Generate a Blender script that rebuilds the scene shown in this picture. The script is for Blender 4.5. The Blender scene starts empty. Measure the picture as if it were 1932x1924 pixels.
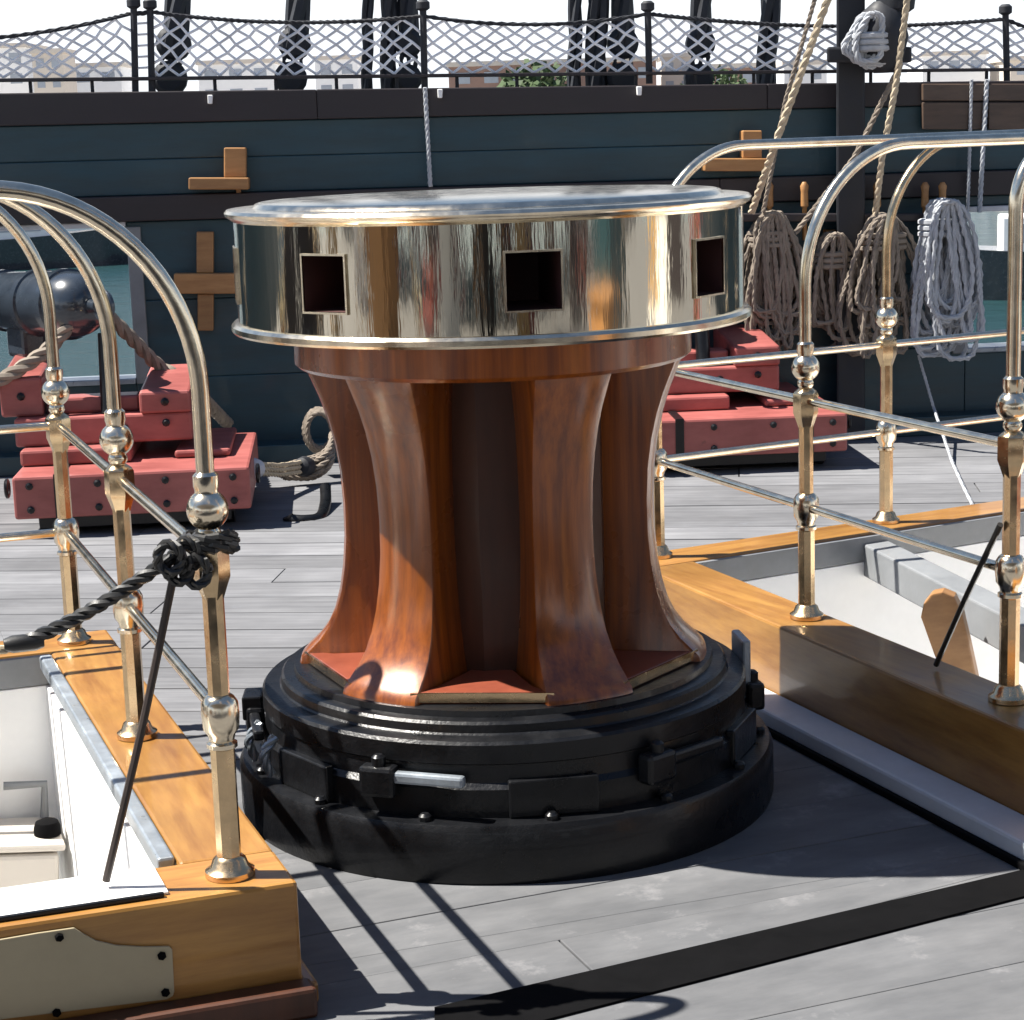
import bpy, bmesh, math, random
import numpy as np
from mathutils import Vector, Matrix
random.seed(7)
R = math.radians
scene = bpy.context.scene
col = scene.collection

# ------------------------------------------------------------------ camera
F_PX, PITCH, ROLL, EYE = 3747.72, .18915, .03304, 1.6156
cam_d = bpy.data.cameras.new('camera')
cam = bpy.data.objects.new('camera', cam_d); col.objects.link(cam)
cam_d.sensor_fit = 'HORIZONTAL'; cam_d.sensor_width = 36.0
cam_d.lens = 36.0 * F_PX / 1932.0
cam_d.clip_start = .05; cam_d.clip_end = 6000
cam.matrix_world = (Matrix.Translation((0, 0, EYE)) @ Matrix.Rotation(math.pi / 2 - PITCH, 4, 'X')
                    @ Matrix.Rotation(-ROLL, 4, 'Z'))
scene.camera = cam

# ------------------------------------------------------------------ light
TO_SUN = Vector((-.645, .05, 1)).normalized()
world = bpy.data.worlds.new('World'); scene.world = world; world.use_nodes = True
wn = world.node_tree.nodes; wl = world.node_tree.links
bg = wn['Background']
sky = wn.new('ShaderNodeTexSky'); sky.sky_type = 'NISHITA'; sky.sun_disc = False
sky.sun_elevation = math.asin(TO_SUN.z)
sky.sun_rotation = math.atan2(TO_SUN.x, TO_SUN.y)
sky.air_density = 1.0; sky.dust_density = .1; sky.ozone_density = 2.0
# white cloud bank low around the whole horizon
w_tc = wn.new('ShaderNodeTexCoord'); w_sep = wn.new('ShaderNodeSeparateXYZ'); wl.new(w_tc.outputs['Generated'], w_sep.inputs[0])
w_no = wn.new('ShaderNodeTexNoise'); w_no.inputs['Scale'].default_value = 4.; w_no.inputs['Detail'].default_value = 6.; wl.new(w_tc.outputs['Generated'], w_no.inputs['Vector'])
w_ma = wn.new('ShaderNodeMath'); w_ma.operation = 'MULTIPLY_ADD'; w_ma.inputs[1].default_value = .22; wl.new(w_no.outputs[0], w_ma.inputs[0]); wl.new(w_sep.outputs[2], w_ma.inputs[2])
w_mr = wn.new('ShaderNodeMapRange'); w_mr.interpolation_type = 'SMOOTHSTEP'
for i_, v_ in ((1, .22), (2, .42), (3, 1.), (4, 0.)): w_mr.inputs[i_].default_value = v_
wl.new(w_ma.outputs[0], w_mr.inputs[0])
w_mx = wn.new('ShaderNodeMix'); w_mx.data_type = 'RGBA'; wl.new(w_mr.outputs[0], w_mx.inputs[0]); wl.new(sky.outputs[0], w_mx.inputs[6]); w_mx.inputs[7].default_value = (9.6, 10.0, 10.5, 1)
wl.new(w_mx.outputs[2], bg.inputs[0]); bg.inputs[1].default_value = .05
sun_d = bpy.data.lights.new('sun', 'SUN'); sun_d.energy = 5.0; sun_d.angle = R(.5); sun_d.color = (1, .95, .87)
sun = bpy.data.objects.new('sun', sun_d); col.objects.link(sun)
sun.rotation_euler = TO_SUN.to_track_quat('Z', 'Y').to_euler(); sun.location = (-6, 2, 12)
vs = scene.view_settings
vs.view_transform = 'Standard'; vs.look = 'None'; vs.gamma = 1; vs.exposure = 1.26; vs.use_curve_mapping = False
scene.render.engine = 'CYCLES'
scene.cycles.max_bounces = 8; scene.cycles.diffuse_bounces = 4; scene.cycles.glossy_bounces = 5

# ------------------------------------------------------------------ pixel -> direction (pixels of a 1932x1924 view)
def ray(px, py):
    a = px - 966; b = py - 962
    cr, sr = math.cos(ROLL), math.sin(ROLL)
    U = (a * cr - b * sr) / F_PX; V = (a * sr + b * cr) / F_PX
    c, s = math.cos(PITCH), math.sin(PITCH)
    return Vector((U, c - s * V, -s - c * V))
EYEV = Vector((0, 0, EYE))
def gz(px, py, z=0.): r = ray(px, py); return EYEV + r * ((z - EYE) / r.z)
def gy(px, py, y): r = ray(px, py); return EYEV + r * (y / r.y)
def gpl(px, py, p0, n): r = ray(px, py); n = Vector(n); return EYEV + r * ((Vector(p0) - EYEV).dot(n) / r.dot(n))

# ------------------------------------------------------------------ materials
def new_mat(name):
    m = bpy.data.materials.new(name); m.use_nodes = True
    nt = m.node_tree; b = nt.nodes['Principled BSDF']
    return m, nt, b
def noise(nt, scale=5., detail=6., stretch=(1, 1, 1), rough=.6, coord='Object'):
    tc = nt.nodes.new('ShaderNodeTexCoord'); mp = nt.nodes.new('ShaderNodeMapping'); mp.inputs['Scale'].default_value = stretch
    no = nt.nodes.new('ShaderNodeTexNoise'); no.inputs['Scale'].default_value = scale
    no.inputs['Detail'].default_value = detail; no.inputs['Roughness'].default_value = rough
    nt.links.new(tc.outputs[coord], mp.inputs[0]); nt.links.new(mp.outputs[0], no.inputs['Vector'])
    return no
def ramp(nt, fac, stops):
    r = nt.nodes.new('ShaderNodeValToRGB'); e = r.color_ramp.elements
    while len(e) < len(stops): e.new(.5)
    for i, (p, c) in enumerate(stops):
        e[i].position = p; e[i].color = (*c, 1) if len(c) == 3 else c
    nt.links.new(fac, r.inputs[0]); return r
def mixc(nt, a, b, fac, mode='MIX'):
    m = nt.nodes.new('ShaderNodeMix'); m.data_type = 'RGBA'; m.blend_type = mode
    for s, v in ((m.inputs[6], a), (m.inputs[7], b), (m.inputs[0], fac)):
        if hasattr(v, 'is_linked'): nt.links.new(v, s)
        elif isinstance(v, (int, float)): s.default_value = v
        else: s.default_value = (*v, 1)
    return m.outputs[2]
def bump(nt, b, h, strength=.2, dist=.01):
    bp = nt.nodes.new('ShaderNodeBump'); bp.inputs['Strength'].default_value = strength; bp.inputs['Distance'].default_value = dist
    nt.links.new(h, bp.inputs['Height']); nt.links.new(bp.outputs[0], b.inputs['Normal'])
def paint(name, c, rough=.4, var=.25, scale=6., stretch=(1, 1, 1), coat=0., metal=0., bmp=.12, dist=.004, rvar=.12, spec=.5):
    m, nt, b = new_mat(name)
    n1 = noise(nt, scale, 8, stretch, .65); n2 = noise(nt, scale * 9, 4, stretch, .6)
    lo = tuple(v * (1 - var) for v in c); hi = tuple(min(1, v * (1 + var)) for v in c)
    r = ramp(nt, n1.outputs[0], [(.3, lo), (.52, c), (.75, hi)])
    r2 = ramp(nt, n2.outputs[0], [(.35, (.8,) * 3), (.6, (1.,) * 3)])
    nt.links.new(mixc(nt, r.outputs[0], r2.outputs[0], var, 'MULTIPLY'), b.inputs['Base Color'])
    rr = ramp(nt, n1.outputs[0], [(.3, (max(.03, rough - rvar),) * 3), (.7, (min(1, rough + rvar),) * 3)])
    nt.links.new(rr.outputs[0], b.inputs['Roughness'])
    b.inputs['Metallic'].default_value = metal; b.inputs['Specular IOR Level'].default_value = spec
    b.inputs['Coat Weight'].default_value = coat; b.inputs['Coat Roughness'].default_value = .08
    if bmp: bump(nt, b, n2.outputs[0], bmp, dist)
    return m
def wood(name, c1, c2, rough=.4, coat=0., stretch=(2, 30, 30), scale=1.6, bmp=.15, rnd=.25, blotch=None, dist=.004, metal=0., spec=.5):
    m, nt, b = new_mat(name)
    g = noise(nt, scale, 9, stretch, .65); bl = noise(nt, 2.2, 5, (1, 1, 1), .6)
    r = ramp(nt, g.outputs[0], [(.3, c1), (.7, c2)])
    r2 = ramp(nt, bl.outputs[0], [(.3, (.62,) * 3), (.7, (1.,) * 3)])
    c = mixc(nt, r.outputs[0], r2.outputs[0], .8, 'MULTIPLY')
    oi = nt.nodes.new('ShaderNodeObjectInfo')
    mr = nt.nodes.new('ShaderNodeMapRange'); mr.inputs[3].default_value = 1 - rnd; mr.inputs[4].default_value = 1 + rnd * .4
    nt.links.new(oi.outputs['Random'], mr.inputs[0])
    c = mixc(nt, c, mr.outputs[0], 1., 'MULTIPLY')
    if blotch:
        sp = noise(nt, blotch[0], 6, (1, 1, 1), .7)
        rs = ramp(nt, sp.outputs[0], [(blotch[1], (0, 0, 0)), (blotch[1] + .12, (1, 1, 1))])
        c = mixc(nt, c, blotch[2], rs.outputs[0])
    nt.links.new(c, b.inputs['Base Color'])
    rr = ramp(nt, bl.outputs[0], [(.3, (max(.05, rough - .1),) * 3), (.7, (min(1, rough + .12),) * 3)])
    nt.links.new(rr.outputs[0], b.inputs['Roughness'])
    b.inputs['Coat Weight'].default_value = coat; b.inputs['Coat Roughness'].default_value = .07
    b.inputs['Metallic'].default_value = metal; b.inputs['Specular IOR Level'].default_value = spec
    if bmp: bump(nt, b, g.outputs[0], bmp, dist)
    return m
M = {}
M['brass'] = paint('polished_brass', (.86, .74, .56), .19, .20, 20, (1, 1, 1), 0, 1., .05, .002, .06)
M['brass_old'] = paint('dull_brass', (.68, .50, .30), .22, .25, 18, (1, 1, 1), 0, 1., .08, .002, .1)
M['drum'] = paint('drumhead_brass', (.76, .69, .55), .06, .14, 4, (1, 1, .08), 0, 1., .17, .004, .03)
M['varnish'] = wood('copper_sheathing', (.12, .022, .003), (.40, .105, .005), .30, .8, (24, 24, .8), 1.7, .16, .08, None, .003, .12)
M['varnish'].node_tree.nodes['Principled BSDF'].inputs['Coat Roughness'].default_value = .17
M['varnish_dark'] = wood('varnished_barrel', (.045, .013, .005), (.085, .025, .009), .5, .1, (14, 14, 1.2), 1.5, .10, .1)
M['chock'] = wood('red_chock_wood', (.24, .055, .03), (.36, .09, .045), .4, .5, (6, 6, 6), 1.5, .1, .1)
M['socket'] = paint('socket_wood', (.055, .016, .014), .7, .3)
M['iron'] = paint('black_iron', (.007, .0075, .009), .36, .4, 9, (1, 1, 1), .12, 0., .22, .006, .14, .3)
M['gun'] = paint('sky_tinted_gun_paint', (.026, .034, .046), .24, .3, 6, (1, 1, 1), .6, 0., .06, .003, .08)  # blue-grey base colour stands in for blue sky reflected on the guns
M['steel'] = paint('grey_steel', (.32, .36, .40), .35, .25, 12, (1, 1, 1), .2, .4, .1)
M['teak'] = wood('teak_coaming', (.27, .112, .023), (.48, .245, .056), .42, .35, (2.2, 22, 22), 1.3, .18, .18)
M['teak_y'] = wood('teak_coaming_lengthwise', (.27, .112, .023), (.48, .245, .056), .42, .35, (22, 2.2, 22), 1.3, .18, .18)
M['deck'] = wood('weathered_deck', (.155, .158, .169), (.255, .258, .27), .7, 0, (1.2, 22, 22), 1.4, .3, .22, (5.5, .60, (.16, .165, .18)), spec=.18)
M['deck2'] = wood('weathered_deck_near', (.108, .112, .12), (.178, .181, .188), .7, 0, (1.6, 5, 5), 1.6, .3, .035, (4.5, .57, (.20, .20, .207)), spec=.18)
M['caulk'] = paint('deck_caulk', (.02, .021, .024), .8, .3)
M['white'] = paint('white_paint', (.84, .84, .83), .5, .06, 4, (1, 1, 1), 0, 0, .06)
M['grey'] = paint('grey_paint_and_shade', (.20, .21, .22), .5, .15)  # real grey parts, plus shade painted on the hatch lip and divider
M['ledge'] = paint('pale_grey_ledge', (.52, .54, .58), .6, .12, 5)
M['tan'] = paint('tan_metal_plate', (.40, .34, .22), .45, .10, 3, (1, 1, 1), .1, 0, .06)
M['red'] = wood('red_carriage_paint', (.30, .075, .066), (.44, .128, .112), .5, .1, (3, 9, 9), 1.6, .25, .12, (9, .64, (.13, .05, .042)))
M['green'] = paint('dark_green_bulwark', (.013, .047, .063), .5, .32, 1.6, (1, 1, 6), .15, 0, .12)
M['strake'] = paint('dark_brown_strake', (.022, .017, .020), .55, .3, 1.5, (1, 1, 4))
M['oak'] = wood('oiled_oak', (.36, .17, .06), (.52, .27, .10), .5, .1, (3, 20, 20), 1.6, .1)
M['oak_dark'] = wood('dark_oak', (.075, .048, .034), (.13, .085, .06), .55, .1, (3, 20, 20), 1.6, .1)
M['tar'] = paint('tarred_rope', (.014, .016, .022), .65, .4, 20)
M['manila'] = paint('manila_rope', (.50, .42, .30), .8, .25, 20)
M['manila_dark'] = paint('brown_rope', (.24, .20, .16), .85, .3, 20)
M['grey_rope'] = paint('grey_rope', (.40, .42, .45), .85, .2, 20)
M['black_rope'] = paint('black_served_rope', (.012, .012, .012), .5, .3, 30, (1, 1, 1), .2)
M['leather'] = paint('dark_leather', (.035, .024, .020), .5, .3)
M['net'] = paint('net_cord', (.80, .81, .84), .85, .3, 8)
M['strip'] = paint('black_rubber', (.0045, .0045, .005), .85, .3, 10, spec=.06)
M['b_hazed'] = paint('hazed_render', (.76, .78, .80), .7, .08, .1)  # far walls lightened in colour in place of distance haze
M['b_brick'] = paint('brick_render', (.26, .17, .14), .8, .15, .1)
M['b_tan'] = paint('tan_render', (.58, .53, .47), .7, .1, .1)
M['glass'] = paint('window_glass', (.30, .34, .40), .15, .2, .2)
M['leaf'] = paint('leaf_mass', (.05, .085, .03), .8, .4, .5)
M['bark'] = paint('bark', (.08, .06, .045), .9, .3, 3)
M['mast'] = wood('buff_mast', (.45, .27, .10), (.6, .38, .16), .45, .3, (9, 9, 1))
m, nt, b = new_mat('harbor_water')
n = noise(nt, .25, 8, (1, 2.2, 1), .65); bump(nt, b, n.outputs[0], .6, 1.2)
b.inputs['Base Color'].default_value = (.02, .055, .06, 1); b.inputs['Roughness'].default_value = .12
M['water'] = m

# ------------------------------------------------------------------ mesh helpers
class MB:
    def __init__(s): s.v = []; s.f = []
    def add(s, v, f):
        o = len(s.v); s.v += [tuple(p) for p in v]; s.f += [tuple(i + o for i in q) for q in f]; return s
    def hexa(s, p):            # 8 points: bottom 4, top 4 (counter-clockwise)
        return s.add(p, [(3, 2, 1, 0), (4, 5, 6, 7), (0, 1, 5, 4), (1, 2, 6, 5), (2, 3, 7, 6), (3, 0, 4, 7)])
    def box(s, c, size, mat=None):
        x, y, z = (k / 2 for k in size)
        p = [Vector(q) for q in ((-x, -y, -z), (x, -y, -z), (x, y, -z), (-x, y, -z), (-x, -y, z), (x, -y, z), (x, y, z), (-x, y, z))]
        if mat is not None: p = [mat @ q for q in p]
        return s.hexa([q + Vector(c) for q in p])
    def prism(s, poly, z0, z1):
        n = len(poly); v = [(p[0], p[1], z0) for p in poly] + [(p[0], p[1], z1) for p in poly]
        return s.add(v, [tuple(range(n - 1, -1, -1)), tuple(range(n, 2 * n))] + [(i, (i + 1) % n, (i + 1) % n + n, i + n) for i in range(n)])
    def slab(s, pts, off):     # polygon in space, thickened by vector off
        n = len(pts); off = Vector(off); v = [Vector(p) for p in pts]; v = v + [p + off for p in v]
        return s.add(v, [tuple(range(n - 1, -1, -1)), tuple(range(n, 2 * n))] + [(i, (i + 1) % n, (i + 1) % n + n, i + n) for i in range(n)])
    def lathe(s, prof, n=32, c=(0, 0, 0), cap=True, rot=0., axis=None):
        v = []; f = []
        for r, z in prof:
            for i in range(n):
                a = rot + 2 * math.pi * i / n; v.append(Vector((r * math.cos(a), r * math.sin(a), z)))
        if axis is not None:
            q = Vector((0, 0, 1)).rotation_difference(Vector(axis)); v = [q @ p for p in v]
        v = [p + Vector(c) for p in v]
        for k in range(len(prof) - 1):
            for i in range(n):
                j = (i + 1) % n; f.append((k * n + i, k * n + j, k * n + n + j, k * n + n + i))
        if cap:
            f.append(tuple(range(n - 1, -1, -1))); f.append(tuple((len(prof) - 1) * n + i for i in range(n)))
        return s.add(v, f)
    def tube(s, pts, r, n=10, cap=True):
        pts = [Vector(p) for p in pts]; m = len(pts); rs = r if isinstance(r, (list, tuple)) else [r] * m
        T = [(pts[min(i + 1, m - 1)] - pts[max(i - 1, 0)]).normalized() for i in range(m)]
        up = Vector((0, 0, 1)) if abs(T[0].z) < .9 else Vector((1, 0, 0))
        N = (up - T[0] * up.dot(T[0])).normalized(); v = []; f = []
        for i in range(m):
            if i: N = (N - T[i] * N.dot(T[i])).normalized()
            B = T[i].cross(N)
            for k in range(n):
                a = 2 * math.pi * k / n; v.append(pts[i] + (N * math.cos(a) + B * math.sin(a)) * rs[i])
        for i in range(m - 1):
            for k in range(n):
                j = (k + 1) % n; f.append((i * n + k, i * n + j, i * n + n + j, i * n + n + k))
        if cap: f.append(tuple(range(n - 1, -1, -1))); f.append(tuple((m - 1) * n + k for k in range(n)))
        return s.add(v, f)
    def rope(s, pts, r, pitch=None, strands=3, step=None):
        pts = resample(pts, step or r * .9); pitch = pitch or r * 7
        m = len(pts); T = [(pts[min(i + 1, m - 1)] - pts[max(i - 1, 0)]).normalized() for i in range(m)]
        up = Vector((0, 0, 1)) if abs(T[0].z) < .9 else Vector((1, 0, 0)); N = (up - T[0] * up.dot(T[0])).normalized()
        fr = []
        for i in range(m):
            N = (N - T[i] * N.dot(T[i])).normalized(); fr.append((N.copy(), T[i].cross(N)))
        d = 0; L = [0]
        for i in range(1, m): d += (pts[i] - pts[i - 1]).length; L.append(d)
        for k in range(strands):
            q = []
            for i in range(m):
                a = 2 * math.pi * (L[i] / pitch + k / strands); q.append(pts[i] + (fr[i][0] * math.cos(a) + fr[i][1] * math.sin(a)) * r * .52)
            s.tube(q, r * .54, 6)
        return s
    def mesh(s, name, mat, smooth=False):
        me = bpy.data.meshes.new(name); me.from_pydata(s.v, [], s.f); me.update()
        bm = bmesh.new(); bm.from_mesh(me); bmesh.ops.recalc_face_normals(bm, faces=bm.faces); bm.to_mesh(me); bm.free()
        if smooth:
            me.polygons.foreach_set('use_smooth', [True] * len(me.polygons))
            me.set_sharp_from_angle(angle=R(38))
        me.materials.append(M[mat] if isinstance(mat, str) else mat); return me
    def build(s, name, mat, parent=None, smooth=False, bevel=0.):
        return link(name, s.mesh(name, mat, smooth), parent, bevel)
def resample(pts, step):
    pts = [Vector(p) for p in pts]; out = [pts[0]]
    for a, b in zip(pts, pts[1:]):
        n = max(1, int((b - a).length / step))
        for i in range(1, n + 1): out.append(a.lerp(b, i / n))
    return out
def spline(pts, n=10):          # Catmull-Rom
    P = [Vector(p) for p in pts]; P = [P[0] * 2 - P[1]] + P + [P[-1] * 2 - P[-2]]; out = []
    for i in range(1, len(P) - 2):
        for k in range(n):
            t = k / n; a, b, c, d = P[i - 1:i + 3]
            out.append(.5 * (2 * b + (c - a) * t + (2 * a - 5 * b + 4 * c - d) * t * t + (3 * b - a - 3 * c + d) * t ** 3))
    return out + [P[-2]]
def link(name, me, parent=None, bevel=0., mw=None):
    o = bpy.data.objects.new(name, me); col.objects.link(o)
    if mw is not None: o.matrix_basis = mw
    if parent is not None:
        o.parent = parent; w = WORLD[parent.name]; o.matrix_parent_inverse = w.inverted()
    WORLD[o.name] = mw.copy() if mw is not None else Matrix.Identity(4)
    if bevel:
        b = o.modifiers.new('bevel', 'BEVEL'); b.width = bevel; b.segments = 2; b.limit_method = 'ANGLE'; b.angle_limit = R(40)
    return o
WORLD = {}
def tag(o, label=None, cat=None, group=None, kind=None):
    if label: o['label'] = label
    if cat: o['category'] = cat
    if group: o['group'] = group
    if kind: o['kind'] = kind
    return o
def thing(name, loc, label, cat, group=None, rz=0.):
    o = bpy.data.objects.new(name, None); col.objects.link(o); o.empty_display_size = .1
    o.location = loc; o.rotation_euler = (0, 0, rz)
    WORLD[o.name] = Matrix.Translation(loc) @ Matrix.Rotation(rz, 4, 'Z')
    return tag(o, label, cat, group)
def clip(poly, p, n):           # keep side where (q-p).n >= 0
    out = []
    for i in range(len(poly)):
        a, b = poly[i], poly[(i + 1) % len(poly)]
        da = (a[0] - p[0]) * n[0] + (a[1] - p[1]) * n[1]; db = (b[0] - p[0]) * n[0] + (b[1] - p[1]) * n[1]
        if da >= 0: out.append(a)
        if da * db < 0: t = da / (da - db); out.append((a[0] + (b[0] - a[0]) * t, a[1] + (b[1] - a[1]) * t))
    return out
def area(p): return .5 * sum(p[i][0] * p[(i + 1) % len(p)][1] - p[(i + 1) % len(p)][0] * p[i][1] for i in range(len(p))) if len(p) > 2 else 0
def subtract(polys, quad):      # quad counter-clockwise, convex
    out = []
    for poly in polys:
        rest = poly
        for i in range(len(quad)):
            a, b = quad[i], quad[(i + 1) % len(quad)]; n = (-(b[1] - a[1]), b[0] - a[0])
            o = clip(rest, a, (-n[0], -n[1]))
            if len(o) > 2 and area(o) > 1e-4: out.append(o)
            rest = clip(rest, a, n)
            if len(rest) < 3 or area(rest) < 1e-4: break
    return out

# ------------------------------------------------------------------ hatch frames
class Frame:
    def __init__(s, o, ax, ay):
        s.o = Vector((o[0], o[1], 0)); s.x = Vector((math.cos(R(ax)), math.sin(R(ax)), 0)); s.y = Vector((-math.sin(R(ay)), math.cos(R(ay)), 0))
    def __call__(s, a, b, z=0.): return s.o + s.x * a + s.y * b + Vector((0, 0, z))
    def quad(s, a0, a1, b0, b1): return [tuple(s(a, b)[:2]) for a, b in ((a0, b0), (a1, b0), (a1, b1), (a0, b1))]
HL = Frame((-.555, 3.562), 18.5, 20.4)     # origin: the near inboard post of the left hatch
HR = Frame((.813, 5.39), 28.0, 22.0)       # origin: the middle post of the right hatch
LA0, LA1, LB0, LB1 = -1.75, .108, -.085, 2.06       # outer rectangle in frame coordinates
RA0, RA1, RB0, RB1 = -.112, 2.5, -1.45, 1.00
CW, CH = .185, .25                          # coaming width and height
HOLE_L = HL.quad(LA0 + CW, LA1 - CW, LB0 + CW, LB1 - CW)
HOLE_R = HR.quad(RA0 + CW, RA1 - CW, RB0 + CW, RB1 - CW)

# ------------------------------------------------------------------ water, far shore
water = MB().add([(-2500, -600, -6), (2500, -600, -6), (2500, 4000, -6), (-2500, 4000, -6)], [(0, 1, 2, 3)]).build('harbor_water', 'water')
tag(water, kind='structure')
q = MB().prism([(-900, 330), (900, 360), (900, 900), (-900, 900)], -7, -3.5).build('shore', 'b_tan'); tag(q, kind='structure')

# ------------------------------------------------------------------ the deck
deck = MB()
A21 = R(21)
nx, ny = Vector((math.cos(A21), math.sin(A21), 0)), Vector((-math.sin(A21), math.cos(A21), 0))
bp = gz(500, 1425); VB = bp.dot(ny)         # line between the near planking and the fore-and-aft planking
big = [(-9, 1.9), (9, 1.9), (9, 10.9), (-9, 10.9)]
for p in subtract(subtract([big], HOLE_L), HOLE_R): deck.prism(p, -.10, -.012)
deck = deck.build('deck', 'caulk'); tag(deck, kind='structure')
rd = MB().prism([(-30, -8.3), (30, -8.3), (30, 2.098), (-30, 2.098)], -.0115, .0)
for e in (-1, 1): rd.prism([(min(e * 30, e * 5.502), 2.099), (max(e * 30, e * 5.502), 2.099), (max(e * 30, e * 5.502), 10.9), (min(e * 30, e * 5.502), 10.9)], -.0115, .0)
tag(rd.build('rear_deck', 'deck'), kind='structure')
def plank(poly, mat, dz, ang):
    ps = subtract(subtract([poly], HOLE_L), HOLE_R)
    if not ps: return
    cx = sum(p[0] for p in poly) / len(poly); cy = sum(p[1] for p in poly) / len(poly)
    mw = Matrix.Translation((cx, cy, 0)) @ Matrix.Rotation(ang, 4, 'Z'); inv = mw.inverted()
    mb = MB()
    for p in ps:
        mb.prism([tuple((inv @ Vector((q[0], q[1], 0)))[:2]) for q in p], -.0119, dz)
    link('plank', mb.mesh('plank', mat), deck, .0022, mw)
v = VB
row = 0
while v > -.2:
    w = .245; g = .0013; u = -8 + random.uniform(0, 2)
    while u < 9:
        L = random.uniform(3.2, 4.6)
        c = [nx * a + ny * b_ for a, b_ in ((u, v - w + g), (u + L - .004, v - w + g), (u + L - .004, v), (u, v))]
        poly = clip([tuple(p[:2]) for p in c], (0, 2.1), (0, 1))
        poly = clip(poly, (-5.5, 0), (1, 0)); poly = clip(poly, (5.5, 0), (-1, 0))
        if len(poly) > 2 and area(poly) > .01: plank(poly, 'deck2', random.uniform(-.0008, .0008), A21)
        u += L
    v -= w
A8 = R(-6.5)
fx, fy = Vector((math.cos(A8), math.sin(A8), 0)), Vector((-math.sin(A8), math.cos(A8), 0))
v = 2.8
while v < 11.2:
    w = .235; g = .009; u = -9 + random.uniform(0, 3)
    while u < 9:
        L = random.uniform(3.5, 6)
        c = [tuple((fx * a + fy * b_)[:2]) for a, b_ in ((u, v), (u + L - .006, v), (u + L - .006, v + w - g), (u, v + w - g))]
        poly = clip(c, tuple((ny * (VB + .008))[:2]), tuple(ny[:2]))
        poly = clip(poly, (-5.5, 0), (1, 0)); poly = clip(poly, (5.5, 0), (-1, 0)); poly = clip(poly, (0, 10.85), (0, -1))
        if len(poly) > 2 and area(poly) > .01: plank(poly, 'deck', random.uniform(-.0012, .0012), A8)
        u += L
    v += w

# black strip across the near deck
a, b_, c_, d_ = gz(820, 1905), gz(1960, 1638), gz(1960, 1688), gz(820, 1983)
s_ = MB()
def strip_pt(t, e): return (a.lerp(b_, t)).lerp(d_.lerp(c_, t), e)
top = [strip_pt(i / 24, .0) for i in range(25)]; bot = [strip_pt(i / 24, 1) for i in range(25)]
for i in range(24):
    s_.hexa([p + Vector((0, 0, z)) for z in (.0012, .006) for p in (bot[i], bot[i + 1], top[i + 1], top[i])])
tag(s_.build('deck_strip', 'strip'), 'long flat black strip laid across the grey deck beside the capstan', 'strip')

# ------------------------------------------------------------------ capstan
CX, CY = -.033, 4.751
cap = thing('capstan', (CX, CY, 0), 'ship capstan with polished brass drumhead and varnished fluted barrel on black iron base', 'capstan')
C0 = (CX, CY, 0)
AZ = lambda deg: Vector((math.sin(R(deg)), -math.cos(R(deg)), 0))   # 0 faces the viewer, positive to the right
# base
MB().lathe([(.30, 0), (.655, 0), (.659, .012), (.659, .118), (.650, .134), (.585, .137), (.585, .10), (.3, .10)], 96, C0).build('deck_ring', 'iron', cap, True)
MB().lathe([(.3, .10), (.604, .10), (.604, .20), (.592, .212), (.588, .255), (.3, .255)], 96, C0).build('pawl_drum', 'iron', cap, True)
MB().lathe([(.3, .25), (.586, .25), (.594, .256), (.594, .298), (.588, .305), (.552, .308), (.548, .312), (.546, .330), (.540, .336), (.515, .338), (.512, .352), (.3, .352)], 96, C0).build('upper_ring', 'iron', cap, True)
# bolts on the rings
for k in range(14):
    p = Vector(C0) + AZ(k * 360 / 14 + 9) * .625 + Vector((0, 0, .133))
    MB().lathe([(.015, 0), (.015, .012), (.009, .018)], 8, p).build('bolt', 'iron', cap, True)
# pawls lying on the lower ring against the drum
for k in range(6):
    a0 = k * 60 - 19; r = Matrix.Rotation(R(a0), 3, 'Z')
    mb = MB(); ctr = Vector(C0) + AZ(a0) * .612
    mb.box(ctr + r @ Vector((-.085, .0, .214)), (.085, .045, .070), r)
    pw = mb.build('pawl', 'iron', cap, False, .010)
    MB().box(ctr + r @ Vector((.035, -.004, .226)), (.165, .026, .026), r).build('lever', 'steel' if k == 0 else 'iron', pw, False, .007)
    MB().lathe([(.016, 0), (.016, .02), (.009, .026)], 10, ctr + r @ Vector((-.085, .0, .248))).build('pivot_pin', 'iron', pw, True)
    r2 = Matrix.Rotation(R(a0 + 27), 3, 'Z')
    MB().box(Vector(C0) + AZ(a0 + 29) * .598 + Vector((0, 0, .178)), (.20, .022, .085), r2).build('plate', 'iron', cap, False, .004)
p = Vector(C0) + AZ(97) * .600; r2 = Matrix.Rotation(R(97), 3, 'Z')
MB().box(p + Vector((0, 0, .255)), (.12, .022, .20), r2).build('bracket', 'steel', cap, False, .006)
p = Vector(C0) + AZ(-88) * .620; r2 = Matrix.Rotation(R(-88), 3, 'Z')
MB().box(p + Vector((0, 0, .245)), (.09, .05, .06), r2).build('bracket', 'iron', cap, False, .005)
for aa in (-62, -74):
    p = Vector(C0) + AZ(aa) * .61; MB().rope(spline([p + Vector((0, 0, .24)), p + AZ(aa) * .03 + Vector((0, 0, .2)), p + AZ(aa) * .015 + Vector((0, 0, .15))], 6), .012, step=.006).build('chain_link', 'steel', cap, True)
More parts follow.
